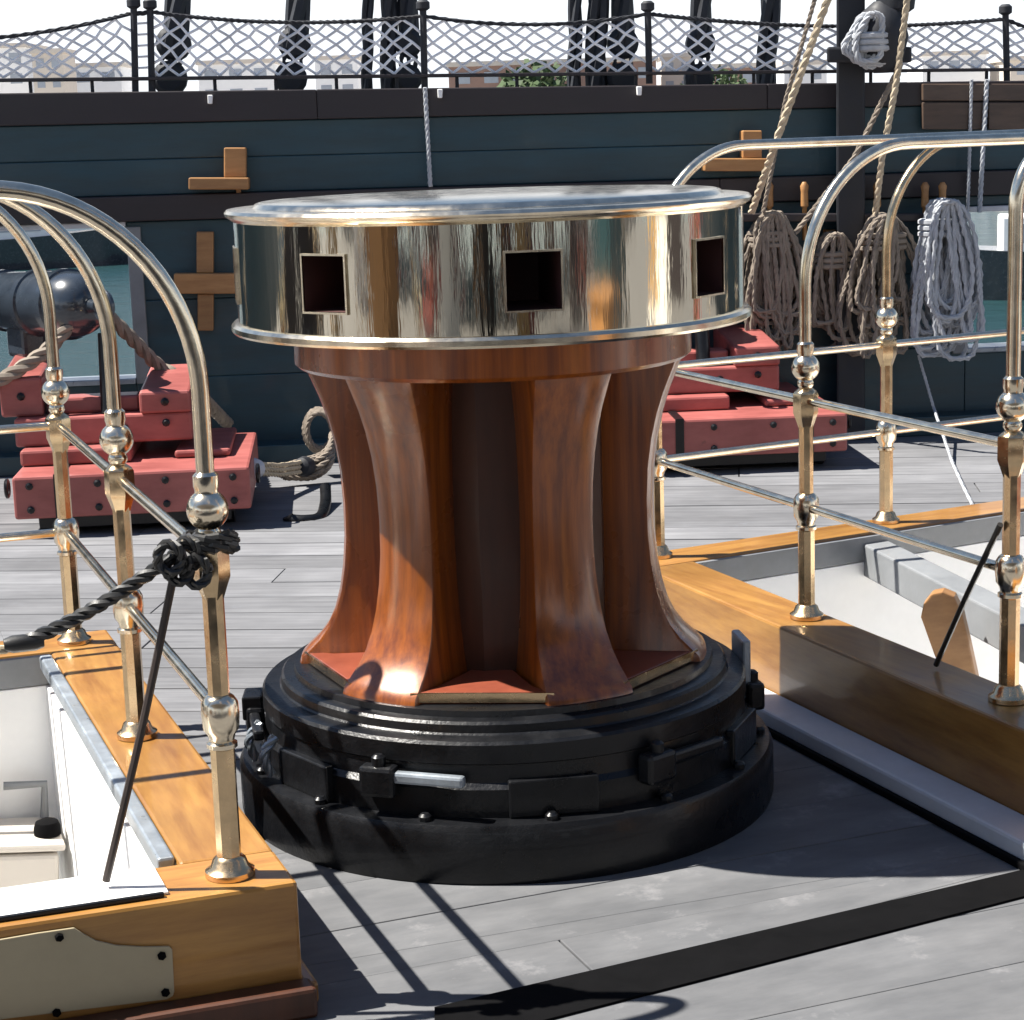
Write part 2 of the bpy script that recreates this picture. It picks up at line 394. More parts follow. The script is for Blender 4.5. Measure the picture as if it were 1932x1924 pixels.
# barrel core and chocks
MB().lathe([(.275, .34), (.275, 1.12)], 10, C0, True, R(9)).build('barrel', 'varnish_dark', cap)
MB().lathe([(.30, 1.078), (.462, 1.078), (.474, 1.088), (.474, 1.17), (.3, 1.17)], 72, C0).build('neck_ring', 'varnish', cap, True)
prof = [(1.10, .455, .098), (1.075, .448, .095), (1.045, .436, .091), (1.0, .418, .086), (.95, .402, .082), (.89, .388, .079), (.82, .378, .077), (.74, .374, .076), (.66, .375, .077),
        (.59, .381, .080), (.53, .391, .084), (.48, .405, .089), (.44, .424, .094), (.408, .448, .099), (.383, .474, .104), (.366, .492, .107), (.352, .496, .108)]
WA = [-96 + 60 * k for k in range(6)]
for wa in WA:
    n_ = AZ(wa); t_ = Vector((-n_.y, n_.x, 0)) * -1
    V = []; Fc = []; K = 9
    for z, r, hw in prof:
        row = []
        for e in (-1, -.98, -.8, -.4, 0, .4, .8, .98, 1):          # face slightly rounded with eased edges
            dr = .012 * (1 - e * e) - (.012 if abs(e) == 1 else 0) - (.003 if abs(e) == .98 else 0)
            row.append(Vector(C0) + n_ * (r + dr - .008) + t_ * (hw * e) + Vector((0, 0, z)))
        row = [Vector(C0) + n_ * .23 + t_ * (-hw * .72) + Vector((0, 0, z))] + row + [Vector(C0) + n_ * .23 + t_ * (hw * .72) + Vector((0, 0, z))]
        V += row
    m_ = 11
    for i in range(len(prof) - 1):
        for j in range(m_):
            Fc.append((i * m_ + j, i * m_ + (j + 1) % m_, (i + 1) * m_ + (j + 1) % m_, (i + 1) * m_ + j))
    Fc.append(tuple(range(m_))); Fc.append(tuple((len(prof) - 1) * m_ + j for j in range(m_ - 1, -1, -1)))
    MB().add(V, Fc).build('whelp', 'varnish', cap, True)
    ca = wa + 30; n2 = AZ(ca); t2 = Vector((-n2.y, n2.x, 0))
    poly = [n2 * .26 + t2 * .05, n2 * .26 - t2 * .05, n2 * .40 - t2 * .11, n2 * .455 - t2 * .165, n2 * .455 + t2 * .165, n2 * .40 + t2 * .11]
    poly = [(p.x + CX, p.y + CY) for p in poly]
    ck = MB().prism(poly, .352, .378).build('chock', 'chock', cap, False, .004)
    MB().box(Vector(C0) + n2 * .457 + Vector((0, 0, .367)), (.325, .006, .022), Matrix.Rotation(R(ca), 3, 'Z')).build('edge_strip', 'brass_old', ck)
# drumhead: wall with eight square bar holes
Rd, Z0, Z1 = .6, 1.178, 1.440
holes = [9.0 + k * 45 for k in range(8)]; HA = 5.6; hz0, hz1 = 1.244, 1.364
angs = set()
for h in holes:
    for e in (-HA, -HA + .001, HA - .001, HA): pass
    angs |= {round((h - HA) % 360, 4), round((h + HA) % 360, 4)}
base = sorted(angs); full = []
for i in range(len(base)):
    a0, a1 = base[i], base[(i + 1) % len(base)]
    if a1 <= a0: a1 += 360
    k = max(2, int((a1 - a0) / 1.6))
    full += [a0 + (a1 - a0) * j / k for j in range(k)]
zs = [Z0, hz0, hz1, Z1]; V = []; Fc = []; n_ = len(full)
for z in zs:
    for a0 in full: V.append(Vector(C0) + AZ(a0) * Rd + Vector((0, 0, z)))
def in_hole(a0): return any(abs((a0 - h + 180) % 360 - 180) < HA for h in holes)
for i in range(3):
    for j in range(n_):
        a0 = full[j]; a1 = full[(j + 1) % n_]; am = a0 + ((a1 - a0) % 360) / 2
        if i == 1 and in_hole(am): continue
        Fc.append((i * n_ + j, i * n_ + (j + 1) % n_, (i + 1) * n_ + (j + 1) % n_, (i + 1) * n_ + j))
drum = MB().add(V, Fc).build('drumhead', 'drum', cap, True)
MB().lathe([(.30, 1.172), (.598, 1.172), (.612, 1.168), (.617, 1.174), (.617, 1.185), (.610, 1.192), (.598, 1.193)], 120, C0, False).build('lower_rim', 'brass', drum, True)
MB().lathe([(.598, 1.424), (.606, 1.430), (.617, 1.438), (.620, 1.446), (.614, 1.453), (.555, 1.456), (.548, 1.464), (.538, 1.467), (0.001, 1.469)], 120, C0, False).build('top_plate', 'brass', drum, True)
for h in holes:
    n2 = AZ(h); t2 = Vector((-n2.y, n2.x, 0)); hw = Rd * math.sin(R(HA)); rr = Rd * math.cos(R(HA)) + .0008
    def P(e, r, z): return Vector(C0) + n2 * r + t2 * (hw * e) + Vector((0, 0, z))
    V = [P(-1, rr, hz0), P(1, rr, hz0), P(1, rr, hz1), P(-1, rr, hz1), P(-.9, .36, hz0), P(.9, .36, hz0), P(.9, .36, hz1), P(-.9, .36, hz1)]
    so = MB().add(V, [(0, 1, 5, 4), (1, 2, 6, 5), (2, 3, 7, 6), (3, 0, 4, 7), (4, 5, 6, 7)]).build('bar_socket', 'socket', drum)
    fr = MB(); w = .0045
    for e0, e1, za, zb in ((-1, 1, hz0 - w, hz0), (-1, 1, hz1, hz1 + w), (-1 - w / hw, -1, hz0 - w, hz1 + w), (1, 1 + w / hw, hz0 - w, hz1 + w)):
        fr.hexa([P(e0, rr - .006, za), P(e1, rr - .006, za), P(e1, rr + .0050, za), P(e0, rr + .0050, za), P(e0, rr - .006, zb), P(e1, rr - .006, zb), P(e1, rr + .0050, zb), P(e0, rr + .0050, zb)])
    fr.build('socket_frame', 'brass', so)

# ------------------------------------------------------------------ hatches
def hatch(fr, a0, a1, b0, b1, label, depth):
    h = thing('hatch', fr((a0 + a1) / 2, (b0 + b1) / 2), label, 'hatch')
    def beam(A0, A1, B0, B1, z0, z1, name, mat, parent=h, bev=.008):
        mw = Matrix.Translation(fr((A0 + A1) / 2, (B0 + B1) / 2, z0)) @ Matrix.Rotation(math.atan2(fr.x.y, fr.x.x), 4, 'Z'); iv = mw.inverted()
        return link(name, MB().hexa([iv @ fr(a, b, z) for z in (z0, z1) for a, b in ((A0, B0), (A1, B0), (A1, B1), (A0, B1))]).mesh(name, mat), parent, bev, mw)
    e = .0015
    beam(a0, a1, b0, b0 + CW, .0, CH, 'coaming', 'teak'); beam(a0, a1, b1 - CW, b1, .0, CH, 'coaming', 'teak')
    beam(a0, a0 + CW, b0 + CW + e, b1 - CW - e, .0, CH - .001, 'coaming', 'teak_y'); beam(a1 - CW, a1, b0 + CW + e, b1 - CW - e, .0, CH - .001, 'coaming', 'teak_y')
    # white inner lining
    t = .02; iA0, iA1, iB0, iB1 = a0 + CW, a1 - CW, b0 + CW, b1 - CW
    beam(iA0 + e, iA1 - e, iB0 + e, iB0 + t, -depth, CH - .09, 'lining', 'white', h, .003); beam(iA0 + e, iA1 - e, iB1 - t, iB1 - e, -depth, CH - .09, 'lining', 'white', h, .003)
    beam(iA0 + e, iA0 + t, iB0 + t + e, iB1 - t - e, -depth, CH - .09, 'lining', 'white', h, .003); beam(iA1 - t, iA1 - e, iB0 + t + e, iB1 - t - e, -depth, CH - .09, 'lining', 'white', h, .003)
    beam(iA0 - .3, iA1 + .3, iB0 - .3, iB1 + .3, -depth - .1, -depth - .002, 'lower_deck', 'white', h, 0)
    # grey strip painted for the shade on the far coaming's inner face
    beam(iA0 + e, iA1 - e, iB1 - t, iB1 - e, CH - .088, CH - .006, 'shade_lip', 'grey', h, .003)
    return h, beam
hl, beamL = hatch(HL, LA0, LA1, LB0, LB1, 'wooden deck hatch with white lining and tan plate on its near side', 1.1)
hr, beamR = hatch(HR, RA0, RA1, RB0, RB1, 'wooden deck hatch with pale ledge along its foot, partly in capstan shadow', 1.1)
# left hatch: plinth, sill plate, steel batten, tan plate
pl = beamL(LA0, LA1 + .012, LB0 - .06, LB0 - .001, 0, .06, 'plinth', 'varnish_dark'); beamL(LA1 + .001, LA1 + .03, LB0, LB1 + .01, 0, .045, 'plinth', 'teak_y')
beamL(LA0, LA1 - .235, LB0 + .03, LB0 + CW - .01, CH + .001, CH + .007, 'white_sill', 'white', hl, .002)
beamL(LA0, LA1 - .245, LB0 + .018, LB0 + .0285, CH + .001, CH + .010, 'sill_edge', 'iron', hl, .002)
beamL(LA1 - CW - .036, LA1 - CW - .002, LB0 + CW + .03, LB1 - CW - .05, CH - .035, CH + .004, 'steel_batten', 'steel', hl, .006)
f0 = HL(LA1, LB0); fn = Vector((HL.x.y, -HL.x.x, 0))
outl = [(-60, 1782), (0, 1770), (70, 1758), (139, 1748), (158, 1760), (180, 1772), (219, 1781), (270, 1784), (318, 1783), (324, 1789), (328, 1868), (325, 1877), (314, 1883), (0, 1921), (-60, 1928)]
pts = [gpl(x, y, f0, fn) + fn * .001 for x, y in outl]
tp = MB().slab(pts, fn * .006).build('tan_plate', 'tan', hl, False, .0015)
for x, y in ((111, 1765), (304, 1800), (311, 1869), (106, 1907)):
    p = gpl(x, y, f0, fn) + fn * .0075
    MB().lathe([(.0085, 0), (.0085, .003), (.006, .006)], 6, p, True, 0, fn).build('bolt', 'strip', tp)
# things inside the left hatch: a beige pipe locker on the far lining
sp0 = HL(0, LB1 - CW - .30)
def inl(x, y): return gpl(x, y, sp0, fn)
sb = thing('pipe_locker', inl(50, 1690), 'beige pipe locker with small black cap inside the hatch with the tan plate', 'locker')
MB().slab([inl(-200, 1622), inl(112, 1612), inl(112, 1720), inl(-200, 1740)], -fn * .2).build('body', 'b_tan', sb, False, .012)
MB().slab([inl(-200, 1604), inl(124, 1592), inl(124, 1607), inl(-200, 1618)], -fn * .24).build('lid', 'b_tan', sb, False, .008)
MB().lathe([(.036, 0), (.036, .02), (.03, .036), (.012, .044)], 16, inl(96, 1592) - fn * .08).build('cap', 'strip', sb, True)
MB().tube([inl(20, 1530) - fn * .22, inl(100, 1525) - fn * .22, inl(100, 1590) - fn * .22], .012, 8).build('pipe', 'grey', sb, True)
# right hatch ledge, divider
MB().hexa([HR(a, b, z) for z in (0, .055) for a, b in ((RA0 - .115, RB0 - .06), (RA0 - .001, RB0 - .06), (RA0 - .001, RB1), (RA0 - .115, RB1))]).build('ledge', 'ledge', hr, False, .008)
MB().hexa([HR(a, b, z) for z in (0, .018) for a, b in ((RA0 - .135, RB0 - .02), (RA0 - .117, RB0 - .02), (RA0 - .117, RB1), (RA0 - .135, RB1))]).build('ledge_foot', 'strip', hr, False, .004)
p0, p1 = gz(1625, 1012, .22), gz(1900, 1150, .22); dv = (p1 - p0).normalized(); nv = Vector((-dv.y, dv.x, 0))
p1 = p1 + dv * .25
MB().hexa([q_ + nv * e + Vector((0, 0, z)) for z in (-.11, 0) for q_, e in ((p0, -.04), (p1, -.04), (p1, .06), (p0, .06))]).build('divider', 'grey', hr, False, .006)  # grey colour stands for the shade on the beam's side
# brown board of a ladder inside the right hatch
pc = gz(1790, 1200, .15)
bo = [gpl(x, y, pc, (0.25, -1, 0)) for x, y in ((1737, 1165), (1742, 1140), (1757, 1121), (1778, 1117), (1800, 1126), (1816, 1160), (1830, 1220), (1845, 1290), (1800, 1274), (1764, 1240))]
bd = MB().slab(bo, (.02, .06, 0)).build('ladder_cheek', 'oak', None, False, .006)
tag(bd, 'rounded brown wooden board standing inside the hatch beside the capstan', 'board')

# ------------------------------------------------------------------ hatch railings
ZL, ZU, ZB, ZA, ZT = .565, .862, .957, 1.17, 1.543
def lathe_mesh(name, prof, n, mat, rot=0.): return MB().lathe(prof, n, (0, 0, 0), True, rot).mesh(name, mat, True)
me_shaft = MB().lathe([(.0235, CH + .012), (.0235, ZL - .05), (.0205, ZL - .045), (.0205, ZU - .05), (.0175, ZU + .04), (.0175, .925)], 8, (0, 0, 0), True, R(22)).mesh('post', 'brass_old')
me_base = lathe_mesh('base_flange', [(.047, CH + .001), (.047, CH + .012), (.036, CH + .02), (.031, CH + .034), (.024, CH + .04)], 24, 'brass_old')
me_joint = lathe_mesh('joint', [(.022, -.066), (.029, -.062), (.029, -.054), (.023, -.050), (.026, -.038), (.034, -.026), (.036, 0), (.035, .022), (.028, .034), (.020, .04)], 16, 'brass')
me_nut = lathe_mesh('joint', [(.020, -.075), (.0285, -.050), (.0345, -.034), (.0345, .018), (.030, .026), (.019, .034)], 6, 'brass_old')
me_ball = lathe_mesh('ball', [(.0175, -.060), (.022, -.052), (.022, -.044), (.019, -.038)] + [(.0385 * math.cos(t), .0385 * math.sin(t) - .004) for t in np.linspace(-1.03, .98, 15)] + [(.0215, .034), (.0235, .040), (.0235, .060), (.0175, .066)], 28, 'brass')
def post(p, parent, first='joint'):
    T = Matrix.Translation((p.x, p.y, 0))
    s = link('post', me_shaft, parent, 0, T)
    link('base_flange', me_base, s, 0, T)
    link('joint', me_joint, s, 0, Matrix.Translation((p.x, p.y, ZL)))
    link('joint', me_nut, s, 0, Matrix.Translation((p.x, p.y, ZU)))
    link('ball', me_ball, s, 0, Matrix.Translation((p.x, p.y, ZB)))
    return s
def rails(p, q, parent, zs=(ZL, ZU), r=.0122):
    for z in zs:
        d = (q - p).normalized() * .025
        MB().tube([Vector((p.x, p.y, z)) + d, Vector((q.x, q.y, z)) - d], r, 12).build('rail', 'brass', parent, True)
def arch(p, d, length, parent, span=.35, ZA=ZA):
    pts = [Vector((p.x, p.y, .985)), Vector((p.x, p.y, 1.08))]
    for i in range(19):
        t = math.pi / 2 * i / 18; pts.append(Vector((p.x, p.y, ZA)) + d * (span * (1 - math.cos(t))) + Vector((0, 0, (ZT - ZA) * math.sin(t))))
    if length:
        L = length; q = p + d * L
        pts += [Vector((p.x, p.y, ZT)) + d * (span + (L - 2 * span) * k / 3) for k in (1, 2)]
        for i in range(19):
            t = math.pi / 2 * (1 - i / 18); pts.append(Vector((q.x, q.y, ZA)) - d * (span * (1 - math.cos(t))) + Vector((0, 0, (ZT - ZA) * math.sin(t))))
        pts += [Vector((q.x, q.y, 1.08)), Vector((q.x, q.y, .985))]
    return MB().tube(pts, .0168, 18).build('arch_tube', 'brass', parent, True)
rl = thing('hatch_railing', HL(0, 1, CH), 'brass hoop railing over the hatch with the tan plate, black rope lashed to it', 'railing')
SP, WL = .972, 1.56
PL = [HL(0, SP * k) for k in range(3)]; PLo = [HL(-WL, SP * k) for k in range(3)]
for k in range(3):
    post(PL[k], rl); post(PLo[k], rl); arch(PL[k], -HL.x, WL, rl)
for k in range(2): rails(PL[k], PL[k + 1], rl); rails(PLo[k], PLo[k + 1], rl)
rails(PL[2], PLo[2], rl)
rr_ = thing('hatch_railing', HR(0, 0, CH), 'brass hoop railing over the hatch standing behind the capstan', 'railing')
SR, WR = .928, 2.28
PR = [HR(0, SR * k) for k in (1, 0, -1)]; PRo = [HR(WR, SR * k) for k in (1, 0, -1)]
for k in range(3):
    post(PR[k], rr_); post(PRo[k], rr_); arch(PR[k], HR.x, WR, rr_, *((.12, 1.40) if k == 2 else (.35, ZA)))
for k in range(2): rails(PR[k], PR[k + 1], rr_); rails(PRo[k], PRo[k + 1], rr_)
PF = PR[0] + HR.x * .925
post(PF, rr_)
pts = [Vector((PF.x, PF.y, z)) for z in (.985, 1.08)]
for i in range(15):
    t = math.pi / 2 * i / 16; pts.append(Vector((PF.x, PF.y, ZA)) + HR.x * (.33 * (1 - math.cos(t))) + Vector((0, 0, (ZT - ZA - .005) * math.sin(t))))
MB().tube(pts, .0160, 14).build('support_tube', 'brass_old', rr_, True)
rails(PR[0], PF, rr_); rails(PF, PRo[0], rr_)

# ropes at the near post of the left hatch
N = PL[0]
def on_front(x, y): return gpl(x, y, N + Vector((0, 0, 0)), fn)
e1 = on_front(45, 1213)
wrap = [Vector((N.x, N.y, ZU + .018 + i * .0011)) + Vector((math.cos(i * .5), math.sin(i * .5), 0)) * .043 for i in range(26)]
st = on_front(368, 1012) + fn * .02
path = spline([st, st.lerp(e1, .35) + Vector((0, 0, -.012)), st.lerp(e1, .7) + Vector((0, 0, -.012)), e1], 12)
br = MB().rope(wrap[::-1] + path, .0135, .075)
tag(br.build('barrier_rope', 'black_rope', None, True), 'twisted black rope lashed to the near brass post with tan rope end', 'rope')
e2 = e1 - HL.x * .5 + Vector((0, 0, -.03))
o = bpy.data.objects['barrier_rope']
MB().rope(spline([e1 + HL.x * .02, e1 - HL.x * .2 + Vector((0, 0, -.025)), e2], 10), .009).build('rope_end', 'manila', o, True)
MB().lathe([(.011, -.035), (.016, -.02), (.016, .02), (.011, .035)], 10, e1, True, 0, HL.x).build('end_cap', 'black_rope', o, True)
kn = MB()
for i, (dx, dz) in enumerate(((.0, 0), (-.018, -.022), (.012, -.03), (-.035, .0))):
    c = on_front(348, 1040) + fn * (.03 + .006 * i) + HL.x * dx + Vector((0, 0, dz))
    kn.rope([c + Vector((math.cos(t) * .022, 0, math.sin(t) * .026)) + fn * (.004 * math.sin(3 * t)) for t in np.linspace(0, 6.28, 18)], .010, step=.008)
kn.build('knot', 'black_rope', o, True)
l0 = on_front(325, 1068) + fn * .03; l1 = gz(200, 1662, CH + .02)
MB().tube(spline([l0, l0.lerp(l1, .5) + HL.x * .004, l1], 8), .0075, 8).build('lanyard', 'leather', None, True)
tag(bpy.data.objects['lanyard'], 'thin dark leather lanyard hanging from the knotted black rope', 'lanyard')
P3 = PR[2]
l0 = Vector((P3.x, P3.y, .68)) - HR.x * .0 + Vector((-.03, -.02, .0)); l1 = gz(1766, 1254, CH + .01)
MB().tube(spline([l0, l0.lerp(l1, .5) + Vector((0, 0, .006)), l1], 8), .0072, 8).build('lanyard', 'black_rope', None, True)
tag(bpy.data.objects['lanyard.001'], 'thin black lanyard tied to the railing of the hatch with the pale ledge', 'lanyard')

# ------------------------------------------------------------------ far bulwark
BA = R(4.0); BE = Vector((math.cos(BA), math.sin(BA), 0)); BN = Vector((math.sin(BA), -math.cos(BA), 0)); BO = Vector((0, 10.1, 0))
def bp_(px, py, off=0.): return gpl(px, py, BO + BN * off, BN)
def sz(px, py, off=0.): p = bp_(px, py, off); return (p - BO).dot(BE), p.z
def line(p, q):
    (s0, z0), (s1, z1) = sz(*p), sz(*q); return lambda s: z0 + (z1 - z0) * (s - s0) / (s1 - s0)
zTop = line((0, 176), (1932, 152)); zBand = line((0, 238), (1345, 208)); zLed1 = line((480, 362), (1290, 338)); zLed0 = line((480, 410), (1290, 385))
SL, SR_ = -28., 28.
bw = thing('bulwark', BO, 'dark green ship bulwark with brown upper strake and gun ports behind the guns', 'bulwark')
def bpt(s, z, off): return BO + BE * s + BN * off + Vector((0, 0, z))
def bbox(s0, s1, zlo, zhi, o0, o1, name, mat, parent=bw, bev=.006):
    f = lambda g, s: g(s) if callable(g) else g
    P = [bpt(s, f(g, s), o) for g in (zlo, zhi) for s, o in ((s0, o1), (s1, o1), (s1, o0), (s0, o0))]
    return MB().hexa(P).build(name, mat, parent, False, bev)
pL0, pL1 = sz(-330, 500)[0], sz(243, 500)[0]; pR0, pR1 = sz(1822, 500)[0], sz(2330, 500)[0]
zPL1 = sz(120, 432)[1]; zPL0 = .42; zPR1 = sz(1880, 398)[1]; zPR0 = .40
def seg_strake(zlo, zhi, o0, o1, name, mat, cuts, g=.0012):
    xs = [SL] + cuts + [SR_]
    for a_, b0 in zip(xs, xs[1:]): bbox(a_ + g / 2, b0 - g / 2, zlo, zhi, o0, o1, name, mat)
seg_strake(zBand, zTop, -.16, .03, 'upper_strake', 'strake', [-3.3, -.9, 1.35, 4.1])
zMid = lambda s: (zBand(s) + zLed1(s)) / 2
seg_strake(lambda s: zMid(s) + .0004, lambda s: zBand(s) - .0006, -.14, .0, 'plank', 'green', [-6.6, 5.0])
seg_strake(zLed1, lambda s: zMid(s) - .0004, -.14, .001, 'plank', 'green', [-5.4, 6.3])
seg_strake(zLed0, lambda s: zLed1(s) - .001, -.14, .05, 'ledge', 'strake', [-2.9, 1.1, 3.9])
def lower(s0, s1, zt=lambda s: zLed0(s) - .002):
    k = 3
    for i in range(k):
        lo = lambda s, i=i: .05 + (zt(s) - .05) * i / k + .0005
        hi = lambda s, i=i: .05 + (zt(s) - .05) * (i + 1) / k - .0005
        bbox(s0, s1, lo, hi, -.14, .0 + .0015 * (i % 2), 'plank', 'green')
lower(SL, pL0); lower(pL1, pR0); lower(pR1, SR_)
for s0, s1, z0, z1 in ((pL0, pL1, zPL0, zPL1), (pR0, pR1, zPR0, zPR1)):
    bbox(s0 + .002, s1 - .002, .05, z0, -.14, .0, 'plank', 'green')
    bbox(s0 + .002, s1 - .002, z1 + .03, lambda s: zLed0(s) - .003, -.14, .0, 'plank', 'green')
    bbox(s0 + .002, s1 - .002, z1, z1 + .028, -.15, .02, 'port_lintel', 'ledge'); bbox(s0 + .002, s1 - .002, z0 + .001, z0 + .03, -.16, .03, 'port_sill', 'steel')
    bbox(s0 - .07, s0, z0, z1, -.15, .02, 'port_jamb', 'grey'); bbox(s1, s1 + .07, z0, z1, -.15, .02, 'port_jamb', 'grey')
bbox(SL, SR_, .0, .1, .0, .16, 'waterway', 'green')
def back(s0, s1, lo, hi): bbox(s0, s1, lo, hi, -.19, -.165, 'outer_planking', 'tar', bw, 0)
back(SL, SR_, lambda s: zLed0(s) + .0, lambda s: zTop(s) - .02); back(SL, pL0 - .08, .0, lambda s: zLed0(s) - .001); back(pL1 + .08, pR0 - .08, .0, lambda s: zLed0(s) - .001); back(pR1 + .08, SR_, .0, lambda s: zLed0(s) - .001)
# small fittings on the strake
for x, y in ((397, 187), (830, 176), (1205, 171)):
    MB().slab([bp_(x + dx, y + dy, .0305) for dx, dy in ((-4, 9), (4, 9), (5, -8), (-5, -8))], BN * .03).build('fitting', 'white', bw, False, .004)
# rail above the gap
zR0 = line((0, 154), (1932, 133)); zR1 = line((0, 147), (1932, 127))
bbox(SL, SR_, zR0, zR1, -.10, -.03, 'net_rail', 'strake')
s = SL + .1
s = -5.6
while s < 5.6:
    MB().tube([bpt(s, zTop(s) - .01, -.065), bpt(s, zR0(s) + .004, -.065)], .009, 6).build('rail_post', 'tar', bw); s += .30
for x0, x1 in ((1738, 1858), (1862, 2080)):
    for ya, yb, m_ in ((158, 190, 'oak_dark'), (193, 244, 'oak_dark')):
        P = [bp_(x, y, .032) for x, y in ((x0, yb), (x1, yb), (x1, ya), (x0, ya))]
        MB().slab(P, BN * .03).build('board', m_, bw, False, .005)
# wooden brackets
def bracket(rects, label, off=.0):
    x0, y0, x1, y1 = rects[0][:4]
    b = thing('wooden_bracket', bp_((x0 + x1) / 2, y1, off), label, 'bracket', )
    for i, (x0, y0, x1, y1, th) in enumerate(rects):
        P = [bp_(x, y, off + .003 * i) for x, y in ((x0, y1), (x1, y1), (x1, y0), (x0, y0))]
        MB().slab(P, BN * th).build(['block', 'shelf', 'peg', 'block'][i], 'oak', b, False, .006)
bracket([(425, 278, 466, 334, .10), (360, 334, 472, 356, .14), (446, 356, 455, 376, .03)], 'oak bracket with square block above a shelf on the green bulwark', .003)
bracket([(372, 436, 404, 514, .05), (330, 514, 458, 552, .07), (374, 553, 404, 622, .05)], 'oak cross-shaped cleat on the green bulwark between gun port and drumhead', .006)
bracket([(1395, 246, 1431, 298, .09), (1322, 298, 1440, 322, .12)], 'oak bracket behind the bend of the brass railing tube', .006)
bracket([(1552, 432, 1590, 474, .08)], 'small oak block among the hanging rope coils', .003)

# ------------------------------------------------------------------ netting, stanchions, shrouds above the bulwark
def bp2(px, py, off): return gpl(px, py, BO + BN * off, BN)
NO = -.065
st_list = [(252, 8, 165), (283, 10, 165), (798, 12, 160), (1222, 14, 150), (1897, 20, 150)]
lab_st = ['iron netting stanchion standing alone at the end of a sagging net rope', 'thicker iron netting stanchion close beside its twin', 'iron netting stanchion with round cap beside the dark shroud tackles', 'iron netting stanchion with small cap between two shrouds', 'iron netting stanchion beyond the hanging rope coils']
for (x, y0, y1), lb in zip(st_list, lab_st):
    t0, t1 = bp2(x + 3, y1, NO), bp2(x, y0, NO)
    sd = thing('stanchion', t0, lb, 'stanchion')
    MB().tube([t0 + Vector((0, 0, -.02)), t1], .017, 8).build('bar', 'tar', sd, True)
    MB().lathe([(.02, -.02), (.034, -.01), (.034, .02), (.02, .032)], 10, t1).build('cap', 'tar', sd, True)
# net panels: (x0, top-left y, x1, top-right y, sag)
ends = [(-200, 75), (252, 24), (283, 22), (798, 30), (1222, 26), (1897, 36), (2150, 60)]
sags = [18, 2, 16, 18, 18, 22, 5]
labs = ['net above the open gun port, under a slack rope', 'narrow net between the paired iron stanchions', 'net with two leaning shrouds behind it', 'net between the round-capped and the small-capped stanchion', 'net behind the hanging ropes and the black timberhead', 'net beyond the last iron stanchion']
for i in range(len(ends) - 1):
    (x0, y0), (x1, y1) = ends[i], ends[i + 1]
    def topy(t, i=i): return y0 + (y1 - y0) * t + sags[i] * 4 * t * (1 - t)
    def boty(x): return 146 - 18 * x / 1932
    nt_ = thing('hammock_net', bp2((x0 + x1) / 2, boty((x0 + x1) / 2), NO), 'pale cord ' + labs[i], 'net')
    MB().rope([bp2(x0 + (x1 - x0) * k / 20, topy(k / 20), NO) for k in range(21)], .012, .09, 3, .03).build('head_rope', 'tar', nt_, True)
    if x1 - x0 < 60:
        mb = MB()
        for k in range(1, 6): mb.tube([bp2(x0, topy(0) + k * 21, NO), bp2(x1, topy(1) + k * 21, NO)], .006, 5)
        mb.build('mesh_cords', 'net', nt_); continue
    mb = MB(); cell = 36; ncol = max(1, int((x1 - x0) / cell)); rows = 7
    def np_(c, r): t = c / ncol; x = x0 + (x1 - x0) * t; j = random.uniform(-4, 4); return bp2(x + j, topy(t) + 3 + (boty(x) - topy(t) - 3) * r / rows + random.uniform(-2, 2) * (0 < r < rows), NO - .004)
    grid = {(c, r): np_(c + (.5 if r % 2 else 0), r) for c in range(-1, ncol + 1) for r in range(rows + 1)}
    for r in range(rows):
        for c in range(ncol):
            if r % 2 == 0:
                for dc in (0, -1):
                    if c + dc >= 0: mb.tube([grid[(c, r)], grid[(c + dc, r + 1)]], .0072, 5)
            else:
                for dc in (0, 1):
                    if c + dc <= ncol: mb.tube([grid[(c, r)], grid[(min(c + dc, ncol), r + 1)]], .0072, 5)
    mb.build('mesh_cords', 'net', nt_)
# shrouds with deadeyes, outboard of the bulwark
SO = -.42
def shroud(xt, xb, w, label, yb=150, eyes=True):
    t, b0 = bp2(xt, -140, SO), bp2(xb, yb + 40, SO)
    d = (t - b0); r = w * .0040 / 2
    sh = thing('shroud', b0, label, 'shroud', None)
    yk = .30 if eyes else .0
    MB().rope([b0 + d * yk, t], r * .85, r * 22, 3, .05).build('rope', 'tar', sh, True)
    if eyes:
        ux = d.normalized()
        for k in (.13, .33):
            c = b0 + d * k
            MB().lathe([(r * .8, -.05), (r * 1.12, -.03), (r * 1.12, .03), (r * .8, .05)], 16, c, True, 0, BN).build('deadeye', 'tar', sh, True)
        for e in (-.6, 0, .6):
            MB().rope([b0 + d * .13 + BE * r * e + BN * .03, b0 + d * .33 + BE * r * e * .9 + BN * .03], .014, .08, 3, .03).build('lanyard', 'tar', sh, True)
    return sh
for xt, xb, w, lb, e in ((352, 316, 40, 'thick tarred shroud rising close beside the paired stanchions', True), (580, 544, 38, 'thick tarred shroud alone in the middle of a net panel', True),
                      (696, 692, 18, 'thinnest tarred backstay in the group beside the round-capped stanchion', False), (735, 733, 26, 'middle tarred backstay beside the round-capped stanchion', False), (772, 770, 32, 'thick tarred backstay next to the round-capped stanchion', True),
                      (1088, 1083, 22, 'slim tarred shroud leading a close trio', False), (1130, 1124, 34, 'thick tarred shroud in the middle of a close trio', False), (1180, 1172, 36, 'tarred shroud next to the small-capped stanchion', True),
                      (1332, 1316, 34, 'leaning tarred shroud beyond the small-capped stanchion', True), (1460, 1444, 32, 'tarred shroud beside the long diagonal rope', False)):
    shroud(xt, xb, w, lb, 150, e)
